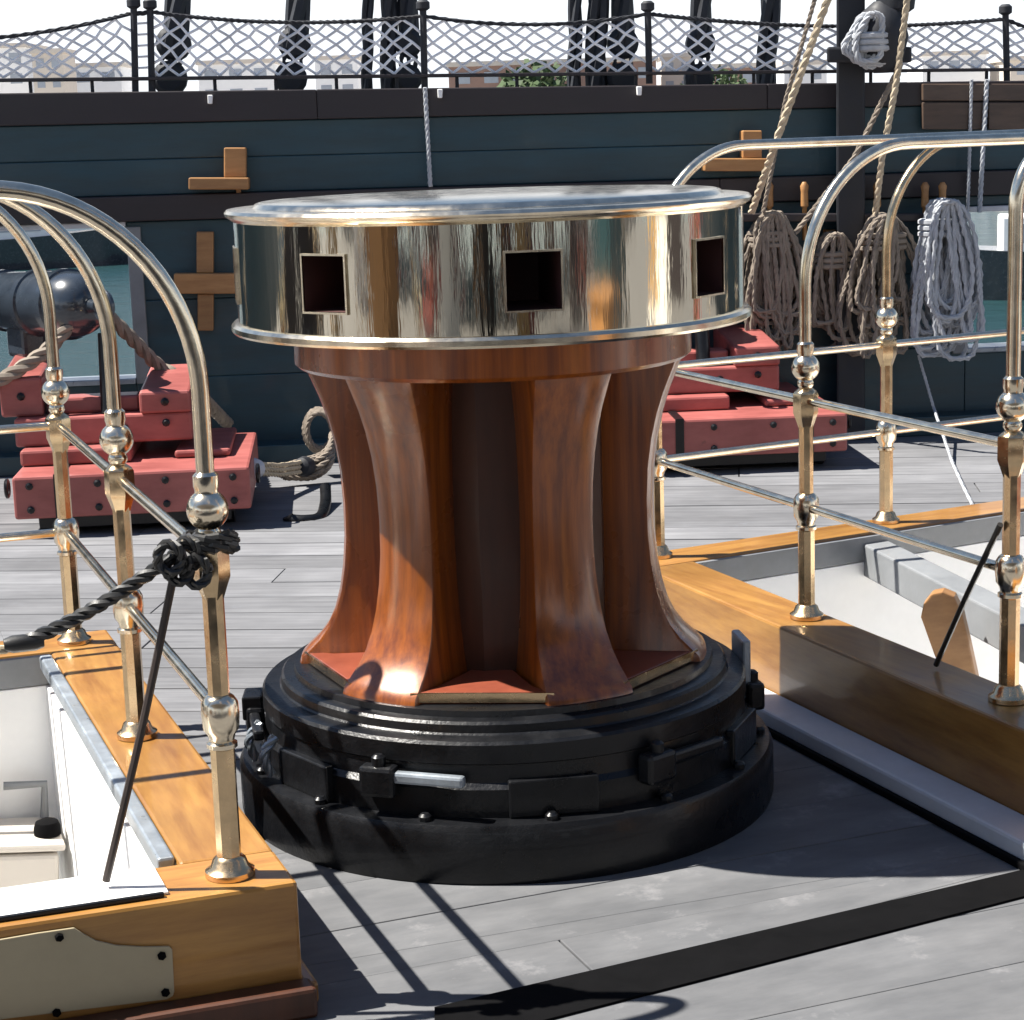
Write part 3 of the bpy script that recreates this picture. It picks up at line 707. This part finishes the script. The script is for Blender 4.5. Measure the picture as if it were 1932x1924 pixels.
# timberhead with rope
th = thing('timberhead', bp2(1605, 870, .1), 'tall black timber post rising above the bulwark among the ropes', 'post')
MB().hexa([bp2(x, y, o) for y in (880, -60) for x, o in ((1578, .20), (1632, .20), (1632, .02), (1578, .02))]).build('post', 'tar', th, False, .012)
MB().hexa([bp2(x, y, o) for y in (118, 88) for x, o in ((1560, .26), (1720, .26), (1720, .205), (1560, .205))]).build('crossbar', 'tar', th, False, .012)
blk = thing('rigging_block', bp2(1665, 110, .25), 'big black rigging block hanging beside the timber post', 'block')
MB().lathe([(.04, -.17), (.10, -.12), (.13, 0), (.10, .12), (.04, .17)], 18, bp2(1664, 70, .30)).build('shell', 'tar', blk, True)
MB().lathe([(.03, -.12), (.09, -.08), (.10, 0), (.08, .08), (.03, .12)], 18, bp2(1690, -15, .30)).build('shell', 'tar', blk, True)

# hanging coils
def coil(x, y0, y1, w, n, mat, label, r=.014, off=.12):
    p = bp2(x, y0, off); c = thing('rope_coil', p, label, 'rope coil', None)
    mb = MB(); hgt = (bp2(x, y0, off) - bp2(x, y1, off)).length; hw = w * .0027 / 2
    for i in range(n):
        a_ = random.uniform(.12, .8) * hw; h = hgt * random.uniform(.62, 1.04); ox = random.uniform(-.55, .55) * hw; oy = random.uniform(-.06, .06) + i * .003
        pts = []
        for k in range(30):
            t = 2 * math.pi * k / 29
            zz = -h * (1 - math.cos(t)) / 2; xx = a_ * math.copysign(abs(math.sin(t)) ** .55, math.sin(t)) * (1 + .13 * math.sin(3 * t + i * 1.7)) * (.62 + .38 * (-zz / h))
            pts.append(p + BE * (xx + ox * (-zz / h)) + BN * oy + Vector((0, 0, zz)))
        mb.rope(pts, r, r * 8, 3, .035)
    mb.build('loops', mat, c, True)
    nk = MB()
    for k in range(3): 
        nk.tube([p + BE * (math.cos(t) * hw * .55) + BN * (.03 + math.sin(t) * .07) + Vector((0, 0, -.10 - k * .03)) for t in np.linspace(0, 6.28, 16)], r * 1.05, 6)
    nk.build('hitch', mat, c, True)
coil(1452, 400, 660, 150, 26, 'manila_dark', 'brown rope coil hanging right next to the brass drumhead')
coil(1570, 440, 650, 120, 18, 'manila_dark', 'short brown rope coil hanging in front of the black timber post')
coil(1662, 405, 660, 150, 26, 'manila_dark', 'brown rope coil hanging between timber post and pale coil', .014, .24)
coil(1776, 378, 672, 150, 32, 'grey_rope', 'pale grey rope coil in sunlight beside the open gun port', .015, .30)
coil(1640, 28, 135, 110, 12, 'grey_rope', 'pale rope coil hung high on the black timber post', .016, .34)
pr_ = thing('pin_rail', bp2(1600, 420, .1), 'dark wooden pin rail carrying the hanging rope coils', 'pin rail')
MB().hexa([bp2(x, y, o) for y in (418, 402) for x, o in ((1400, .19), (1815, .19), (1815, .052), (1400, .052))]).build('rail', 'strake', pr_, False, .008)
for x in (1452, 1518, 1655, 1745, 1778):
    p = bp2(x, 400, .13); MB().lathe([(.012, -.14), (.012, .02), (.02, .03), (.018, .1), (.022, .13), (.01, .15)], 10, p).build('belaying_pin', 'oak', pr_, True)

# running ropes
def rope_thing(pts, r, mat, label):
    o = MB().rope(pts, r, r * 8, 3, max(.02, r * 1.5)).build('running_rope', mat, None, True); tag(o, label, 'rope'); return o
rope_thing([bp2(1590, -80, 1.0), bp2(1466, 262, .6), bp2(1418, 400, .22)], .019, 'manila', 'pale running rope slanting down behind the bend of the brass tube')
rope_thing([bp2(1560, -80, .5), bp2(1482, 190, .3), bp2(1440, 400, .22)], .012, 'manila_dark', 'thin brown rope slanting beside the pale running rope')
rope_thing([bp2(1722, -80, .7), bp2(1692, 150, .5), bp2(1664, 300, .4), bp2(1650, 415, .26)], .017, 'manila', 'pale rope coming down steeply beside the big rigging block')
rope_thing([bp2(1700, 120, .35), bp2(1610, 300, .3), bp2(1500, 440, .2)], .015, 'manila_dark', 'brown rope crossing diagonally behind the brass hoops')
rope_thing([bp2(1833, 150, .06), bp2(1826, 400, .10)], .010, 'grey_rope', 'thin grey rope hanging straight above the pale coil')
rope_thing([bp2(1862, 150, .06), bp2(1848, 400, .12)], .013, 'grey_rope', 'thicker grey rope hanging straight beside its thin neighbour')
rope_thing([bp2(802, 165, .05), bp2(812, 352, .055)], .012, 'grey_rope', 'single grey cord hanging down the bare green bulwark')
rope_thing([bp2(1733, 670, .25), bp2(1762, 770, .34), gz(1797, 872, .012), gz(1818, 918, .010), gz(1835, 952, .010)], .0085, 'grey_rope', 'thin grey line slanting down from the coils and trailing over the deck planks')

# ------------------------------------------------------------------ guns
def gun(o, yaw, label, label_c, barrel_yaw, blen=1.25):
    T = Matrix.Translation(o) @ Matrix.Rotation(yaw, 4, 'Z')
    w = lambda x, y, z: T @ Vector((x, y, z))
    c = thing('gun_carriage', o, label_c, 'gun carriage')
    def bx(x0, x1, y0, y1, z0, z1, name, mat='red', bev=.012, par=c, zt=None):
        zt = zt or z1
        P = [w(x, y, z) for x, y, z in ((x0, y0, z0), (x1, y0, z0), (x1, y1, z0), (x0, y1, z0), (x0, y0, z1), (x1, y0, z1), (x1, y1, zt), (x0, y1, zt))]
        return MB().hexa(P).build(name, mat, par, False, bev)
    bx(-.49, .49, 0, 1.0, .085, .265, 'slide')
    bx(-.40, .40, .06, .9, .03, .083, 'skid', 'iron', .004)
    bx(-.49, -.02, .26, .95, .267, .335, 'side_step'); bx(.16, .40, .30, .95, .267, .300, 'side_step')
    bx(-.52, .24, .36, 1.05, .336, .46, 'bed')
    bx(.02, .24, .34, 1.0, .461, .555, 'cheek', 'red', .012, c, .60); bx(-.58, -.40, .42, 1.05, .461, .63, 'cheek', 'red', .012, c, .70)
    bx(-.39, .01, .46, .60, .461, .53, 'transom')
    for x in (-.42, -.14, .14, .42):
        for z in (.125, .225): MB().lathe([(.016, 0), (.016, .006), (.008, .012)], 8, w(x, -.001, z), True, 0, w(0, -1, 0) - w(0, 0, 0)).build('bolt', 'iron', c, True)
    for x in (-.30, .31):
        bx(x - .02, x + .02, -.006, .9, .075, .271, 'strap', 'iron', .003)
    for x, y, z in ((.13, .34, .51), (.13, .34, .42), (-.49, .42, .55), (-.3, .36, .40), (-.05, .36, .40)): MB().lathe([(.018, 0), (.018, .006), (.008, .014)], 8, w(x, y - .001, z), True, 0, w(0, -1, 0) - w(0, 0, 0)).build('bolt', 'iron', c, True)
    for x in (-.36, .36):
        MB().tube([w(x - .05, .18, .06), w(x + .05, .18, .06)], .06, 16).build('truck', 'iron', c, True)
    for x, y, z in ((-.53, .12, .20), (.52, .12, .215)):
        MB().tube([w(x + .0, y + .035 * math.cos(t), z + .035 * math.sin(t)) for t in np.linspace(0, 6.28, 14)], .009, 6).build('ring_bolt', 'iron', c, True)
    MB().tube([w(-.12, .42, .46), w(-.12, .50, .80)], .035, 10).build('elevating_screw', 'iron', c, True)
    g = thing('carronade', w(-.2, .7, .5), label, 'cannon')
    bc = w(-.23, .55, .925); ax = (Matrix.Rotation(yaw + barrel_yaw, 3, 'Z') @ Vector((0, 1, -.01))).normalized()
    prof = [(.001, -.10), (.05, -.098), (.09, -.08), (.125, -.04), (.143, .02), (.147, .07), (.157, .075), (.157, .12), (.146, .125), (.142, .30), (.152, .305), (.152, .34), (.14, .345), (.132, .62), (.142, .625), (.142, .66), (.128, .665), (.115, blen - .12), (.135, blen - .07), (.135, blen), (.07, blen)]
    br = MB().lathe(prof, 40, bc, False, 0, ax).build('barrel', 'gun', g, True)
    MB().lathe([(.03, -.16), (.026, -.12), (.035, -.09)], 16, bc, True, 0, ax).build('cascabel', 'gun', br, True)
    q = Vector((0, 0, 1)).rotation_difference(ax); up = Vector((0, 0, 1)); sd = ax.cross(up)
    rg = bc - ax * .20
    MB().tube([rg + ax * (.055 * math.cos(t)) + up * (.055 * math.sin(t)) for t in np.linspace(0, 6.28, 20)], .019, 8).build('breeching_ring', 'gun', br, True)
    tr = bc + ax * .48
    MB().box(tr + up * (-.17), (.12, .16, .16), Matrix.Rotation(yaw + barrel_yaw, 3, 'Z')).build('lug', 'gun', br, False, .02)
    return c, g, w, rg
cL, gL, wL, rgL = gun(gz(255, 1008), R(5), 'black carronade with glossy rounded breech and breeching rope at the gun port', 'red gun carriage under the black carronade wrapped in breeching rope', R(38), 1.2)
cR, gR, wR, rgR = gun(gz(1404, 893), R(3), 'black carronade mostly hidden behind the brass drumhead', 'red gun carriage seen through the brass railing behind the capstan', R(3), .95)
# breeching rope of the left gun
A_ = gy(-60, 745, 8.5); B2 = gy(352, 722, 9.15)
pts = spline([A_, gy(30, 700, 8.55), gy(95, 655, 8.6), gy(140, 602, 8.65), gy(175, 580, 8.75), gy(205, 598, 8.85), gy(250, 640, 8.95), gy(300, 690, 9.05), B2, bp2(430, 800, .1)], 10)
tag(MB().rope(pts, .032, .20, 3, .02).build('breeching_rope', 'manila_dark', None, True), 'thick brown breeching rope looped through the ring of the glossy carronade', 'rope')
# gun tackle and coil next to the left carriage
tk = thing('gun_tackle', gz(540, 905), 'gun tackle with pale rope falls stretched from the red carriage end', 'tackle')
pa, pb = gy(478, 884, 8.75), gy(575, 880, 9.2)
for p, sgn in ((pa, 1), (pb, -1)):
    MB().lathe([(.018, -.05), (.042, -.035), (.05, 0), (.042, .035), (.018, .05)], 14, p, True, 0, (pb - pa).normalized()).build('block', 'ledge' if sgn > 0 else 'tar', tk, True)
for dz in (-.022, 0, .022): MB().rope([pa + Vector((0, 0, dz)), pa.lerp(pb, .5) + Vector((0, 0, dz - .012)), pb + Vector((0, 0, dz))], .012, .08, 3, .02).build('fall', 'manila', tk, True)
cl = thing('rope_coil', gy(608, 775, 9.5), 'grey rope coil with bunched falls hanging beside the gun tackle', 'rope coil')
mb = MB()
for i in range(6):
    y = 9.42 + i * .018; cx, cy = gy(603, 812, y).x, gy(603, 812, y).z
    mb.rope([Vector((cx + .058 * (1 + i * .06) * math.cos(t), y, cy + .085 * (1 + i * .05) * math.sin(t))) for t in np.linspace(0, 6.28, 26)], .013, .09, 3, .02)
mb.build('loops', 'manila_dark', cl, True)
mb = MB()
for i in range(9):
    e = i / 8
    mb.rope(spline([gy(632 - 8 * e, 812 + 6 * e, 9.4), gy(612 - 8 * e + e * 22, 852 + e * 18, 9.32 - .03 * (i % 3)), gy(556 + e * 38, 872 + e * 28, 9.26 - .03 * (i % 2)), gy(508 + e * 30, 888 + e * 14, 9.2)], 8), .013, .09, 3, .02)
mb.build('falls', 'manila_dark', cl, True)
lv = [gz(612, 935, .24), gz(612, 965, .10), gz(600, 985, .045), gz(572, 986, .03), gz(545, 980, .04)]
lv = [gy(614, 920, 8.75), gy(614, 950, 8.6), gy(604, 976, 8.42), gy(575, 982, 8.36), gy(548, 980, 8.36), gy(543, 974, 8.36)]
lo = MB().tube(spline(lv, 8), .026, 10).build('iron_hook', 'iron', None, True)
tag(lo, 'black bent iron hook standing on the deck planks behind the capstan barrel', 'hook')

# ------------------------------------------------------------------ far shore buildings and boats
random.seed(21)
def building(x0, x1, ytop, dist, mat, label, fl=6):
    a_ = gy(x0, 240, dist); b0 = gy(x1, 240, dist); zt = gy((x0 + x1) / 2, ytop, dist).z
    wd = b0.x - a_.x; dp = min(40, wd * .6 + 8)
    o = thing('building', ((a_.x + b0.x) / 2, dist, -3.5), label, 'building')
    MB().prism([(a_.x, dist), (b0.x, dist), (b0.x, dist + dp), (a_.x, dist + dp)], -3.5, zt).build('wall', mat, o)
    MB().prism([(a_.x - .4, dist - .4), (b0.x + .4, dist - .4), (b0.x + .4, dist + dp + .4), (a_.x - .4, dist + dp + .4)], zt + .01, zt + .9).build('roof', 'b_tan', o)
    mb = MB(); nx_ = max(2, int(wd / 4.5)); nz = max(2, int((zt + 3.5) / 3.6))
    for i in range(nx_):
        for k in range(nz):
            cx = a_.x + wd * (i + .5) / nx_; cz = -3.5 + (zt + 3.5) * (k + .5) / nz
            mb.box((cx, dist - .02, cz), (wd / nx_ * .5, .1, (zt + 3.5) / nz * .48))
    tag(mb.build('windows', 'glass', o), kind='stuff')
B = [(-160, 60, 92, 420, 'b_hazed', 'tall pale waterfront block behind the slack net rope'), (70, 128, 100, 400, 'b_tan', 'tan waterfront house behind the net with the slack rope'), (140, 235, 126, 430, 'b_hazed', 'low pale building next to the paired stanchions'),
     (380, 520, 120, 440, 'b_hazed', 'low pale building between the two lone shrouds'), (600, 680, 112, 450, 'b_hazed', 'pale building between lone shroud and backstays'),
     (850, 1010, 124, 380, 'b_brick', 'low brown brick warehouse behind the net'), (1015, 1240, 118, 390, 'b_brick', 'long brown brick warehouse behind the shroud trio'), (1250, 1310, 108, 410, 'b_tan', 'tan house beyond the small-capped stanchion'),
     (1340, 1440, 128, 400, 'b_brick', 'brown brick house between two shrouds'), (1480, 1560, 122, 420, 'b_hazed', 'pale building beside the diagonal rope'), (1740, 1860, 104, 430, 'b_hazed', 'pale block behind the net beside the black timber post'), (1905, 2050, 112, 420, 'b_tan', 'tan building beyond the last iron stanchion')]
for a_ in B: building(*a_)
def tree(px, pyt, dist, label):
    t = gy(px, pyt, dist); b0 = Vector((t.x, dist, -3.5)); h = t.z + 3.5
    o = thing('tree', b0, label, 'tree')
    MB().tube([b0, b0 + Vector((.3, 0, h * .5)), b0 + Vector((0, 0, h * .8))], [h * .035, h * .028, h * .012], 8).build('trunk', 'bark', o, True)
    mb = MB()
    for i in range(900):
        d = Vector((random.gauss(0, 1), random.gauss(0, 1), random.gauss(0, 1))).normalized() * random.random() ** .4
        c = b0 + Vector((d.x * h * .42, d.y * h * .42, h * .62 + d.z * h * .38)); s_ = h * .05
        u_ = Vector((random.gauss(0, 1), random.gauss(0, 1), random.gauss(0, 1))).normalized() * s_; w_ = u_.orthogonal().normalized() * s_ * .7
        mb.add([c - u_, c + w_, c + u_, c - w_], [(0, 1, 2, 3)])
    mb.build('crown', 'leaf', o)
tree(1010, 112, 365, 'green tree in front of the low brown warehouse'); tree(1345, 122, 370, 'green tree beside the brown brick house')
def boat(px, py, L, label, yaw, hull='white'):
    p = gz(px, py, -6); o = thing('moored_boat', p, label, 'boat'); T = Matrix.Translation(p) @ Matrix.Rotation(yaw, 4, 'Z')
    V = []; n_ = 13
    for i in range(n_):
        t = i / (n_ - 1); hw = L * .15 * (1 - (max(0, t - .35) / .65) ** 2.2); x = (t - .5) * L
        for y, z in ((-hw, L * .14 * (1 + .35 * t * t)), (-hw * .75, 0), (0, -L * .03), (hw * .75, 0), (hw, L * .14 * (1 + .35 * t * t))): V.append(T @ Vector((x, y, z)))
    Fc = [(i * 5 + j, i * 5 + (j + 1) % 5, i * 5 + 5 + (j + 1) % 5, i * 5 + 5 + j) for i in range(n_ - 1) for j in range(5)] + [(0, 1, 2, 3, 4), (60, 61, 62, 63, 64)]
    MB().add(V, Fc).build('hull', hull, o, True)
    c = MB().box(T @ Vector((-L * .1, 0, L * .2)), (L * .42, L * .2, L * .13), Matrix.Rotation(yaw, 3, 'Z')).build('cabin', 'white', o, False, .1)
    for e in (-1, 1):
        for k in range(3): MB().box(T @ Vector((-L * .22 + k * L * .12, e * L * .101, L * .21)), (L * .08, L * .006, L * .06), Matrix.Rotation(yaw, 3, 'Z')).build('window', 'glass', c)
boat(60, 505, 13, 'dark hulled cabin boat moored beyond the gun port of the glossy carronade', R(10), 'gun'); boat(250, 455, 14, 'white cabin boat far out beyond the gun port of the glossy carronade', R(200)); boat(1950, 560, 13, 'dark hulled cabin boat beyond the gun port beside the pale coil', R(170), 'gun')

# ------------------------------------------------------------------ unseen fittings added for the polished brass to reflect
ob = thing('bulwark', (0, -8.2, 0), 'dark green bulwark added unseen opposite for the brass to reflect', 'bulwark')
x = -28
while x < 28:
    MB().box((x + .75, -8.2, .9), (1.5, .2, 1.8)).build('wall', 'green', ob); MB().box((x + 1.95, -8.2, .25), (.898, .2, .5)).build('wall', 'green', ob); MB().box((x + 1.95, -8.2, 1.66), (.898, .2, .28)).build('wall', 'green', ob)
    for k, (dx, m_, w_) in enumerate(((.05, 'white', .14), (.5, 'oak', .16), (.85, 'strake', .2), (1.15, 'red', .12), (1.42, 'white', .14))): MB().box((x + dx, -8.05, .9), (w_, .08, 1.7 - .1 * (k % 2))).build('timber', m_, ob)  # timber colours alternate to put streaks into the brass reflections
    x += 2.4
MB().box((0, -8.1, 1.86), (56, .5, .1)).build('cap_rail', 'strake', ob)
for i, (x, y, r, h) in enumerate(((1.9, -3.4, .34, 14), (-10, 1.0, .42, 18), (12, 1.5, .38, 16))):
    ma = thing('mast', (x, y, 0), ['buff lower mast added unseen for reflections behind the capstan', 'thick buff lower mast added unseen for reflections at the open end of the deck', 'buff lower mast added unseen for reflections beyond the hoop railing'][i], 'mast')
    MB().lathe([(r, 0), (r, .3), (r * .9, .32), (r * .8, h)], 32, (x, y, 0)).build('spar', 'mast', ma, True)  # unseen mast, added as a streak for the brass to mirror
    MB().lathe([(r * 1.25, 0), (r * 1.25, .12), (r * 1.1, .16)], 32, (x, y, 0)).build('mast_coat', 'white', ma, True)
for i, (x, y, w_, d_, h_, m_) in enumerate(((-2.9, -4.6, 1.2, .6, 1.1, 'white'), (5.0, 5.4, .4, .4, 1.5, 'red'), (2.5, 2.3, .5, .5, 1.0, 'oak'), (6.2, 3.4, .5, .6, 1.2, 'white'), (-6.5, 5.2, 1.0, .9, 1.3, 'strake'),  # unseen boxes added as coloured streaks in the drumhead's reflection
        (-8.0, -3.0, 2.4, 1.5, 1.9, 'oak'), (9.5, -2.5, 2.6, 1.6, 1.9, 'green'), (-14, 3.5, 3.0, 3.0, 2.1, 'strake'), (16, 4.0, 3.0, 3.0, 2.1, 'strake'), (-13.5, -4, 1.2, 1.2, 1.8, 'white'), (7.4, -5.4, .8, .7, 1.7, 'strake'), (-.2, -6.2, .9, .6, 1.2, 'strake'))):
    lk = thing('reflection_locker', (x, y, 0), ['white deck locker', 'tall red fire locker', 'oak deck locker', 'narrow white deck locker', 'dark bin', 'big oak companion house', 'big green companion house', 'huge dark deckhouse at the open deck end', 'huge dark deckhouse beyond the hoop railing', 'white vent housing', 'dark flag locker', 'low dark locker'][i] + ' added unseen for the brass to reflect', 'locker')
    MB().box((x, y, h_ / 2), (w_, d_, h_)).build('body', m_, lk, False, .01); MB().box((x, y, h_ + .021), (w_ + .06, d_ + .06, .04)).build('lid', m_, lk, False, .01)
aw = thing('blocker', (0, -2.2, 0), 'taut canvas awning added unseen to dim the faces in view', 'blocker')  # unseen canvas added to cut bounce light on faces towards the camera
MB().add([(x, y, 2.55 + .35 * (1 - ((y + 2.2) / 3.8) ** 2) + z) for z in (0, .012) for y in np.linspace(-6, 1.6, 9) for x in (-5, 5)],
         [(2 * i + o_, 2 * i + 1 + o_, 2 * i + 3 + o_, 2 * i + 2 + o_) for o_ in (0, 18) for i in range(8)]).build('canvas', 'b_tan', aw, True)
for x in (-4.97, 4.97):
    for y in (-5.95, 1.55): MB().tube([(x, y, 0), (x, y, 2.57)], .03, 10).build('pole', 'brass_old', aw, True)
for i, x in enumerate((-5.2, 3.0, 8.4)):  # unseen guns repeated here for the brass to mirror
    gun(Vector((x, -5.6, 0)), math.pi, 'black carronade added unseen at the opposite bulwark ' + ['near the white deck locker', 'behind the buff mast', 'near the dark flag locker'][i], 'red gun carriage added unseen at the opposite bulwark ' + ['near the white deck locker', 'behind the buff mast', 'near the dark flag locker'][i], 0)

# ------------------------------------------------------------------ groups of look-alikes
GROUPS = {'stanchion': 'iron stanchions along the bulwark', 'shroud': 'tarred shrouds and backstays', 'hammock_net': 'net panels above the bulwark', 'rope_coil': 'hanging rope coils', 'wooden_bracket': 'oak brackets on the bulwark',
          'gun_carriage': 'red gun carriages', 'carronade': 'black carronades', 'building': 'buildings on the far shore', 'moored_boat': 'boats in the harbour', 'running_rope': 'running ropes', 'hatch': 'deck hatches',
          'hatch_railing': 'brass hatch railings', 'lanyard': 'thin lanyards on the railings', 'tree': 'trees on the far shore', 'mast': 'lower masts added for reflections', 'reflection_locker': 'lockers added for reflections'}
for o in list(col.objects):
    k = o.name.split('.')[0]
    if o.parent is None and k in GROUPS and 'label' in o: o['group'] = GROUPS[k]
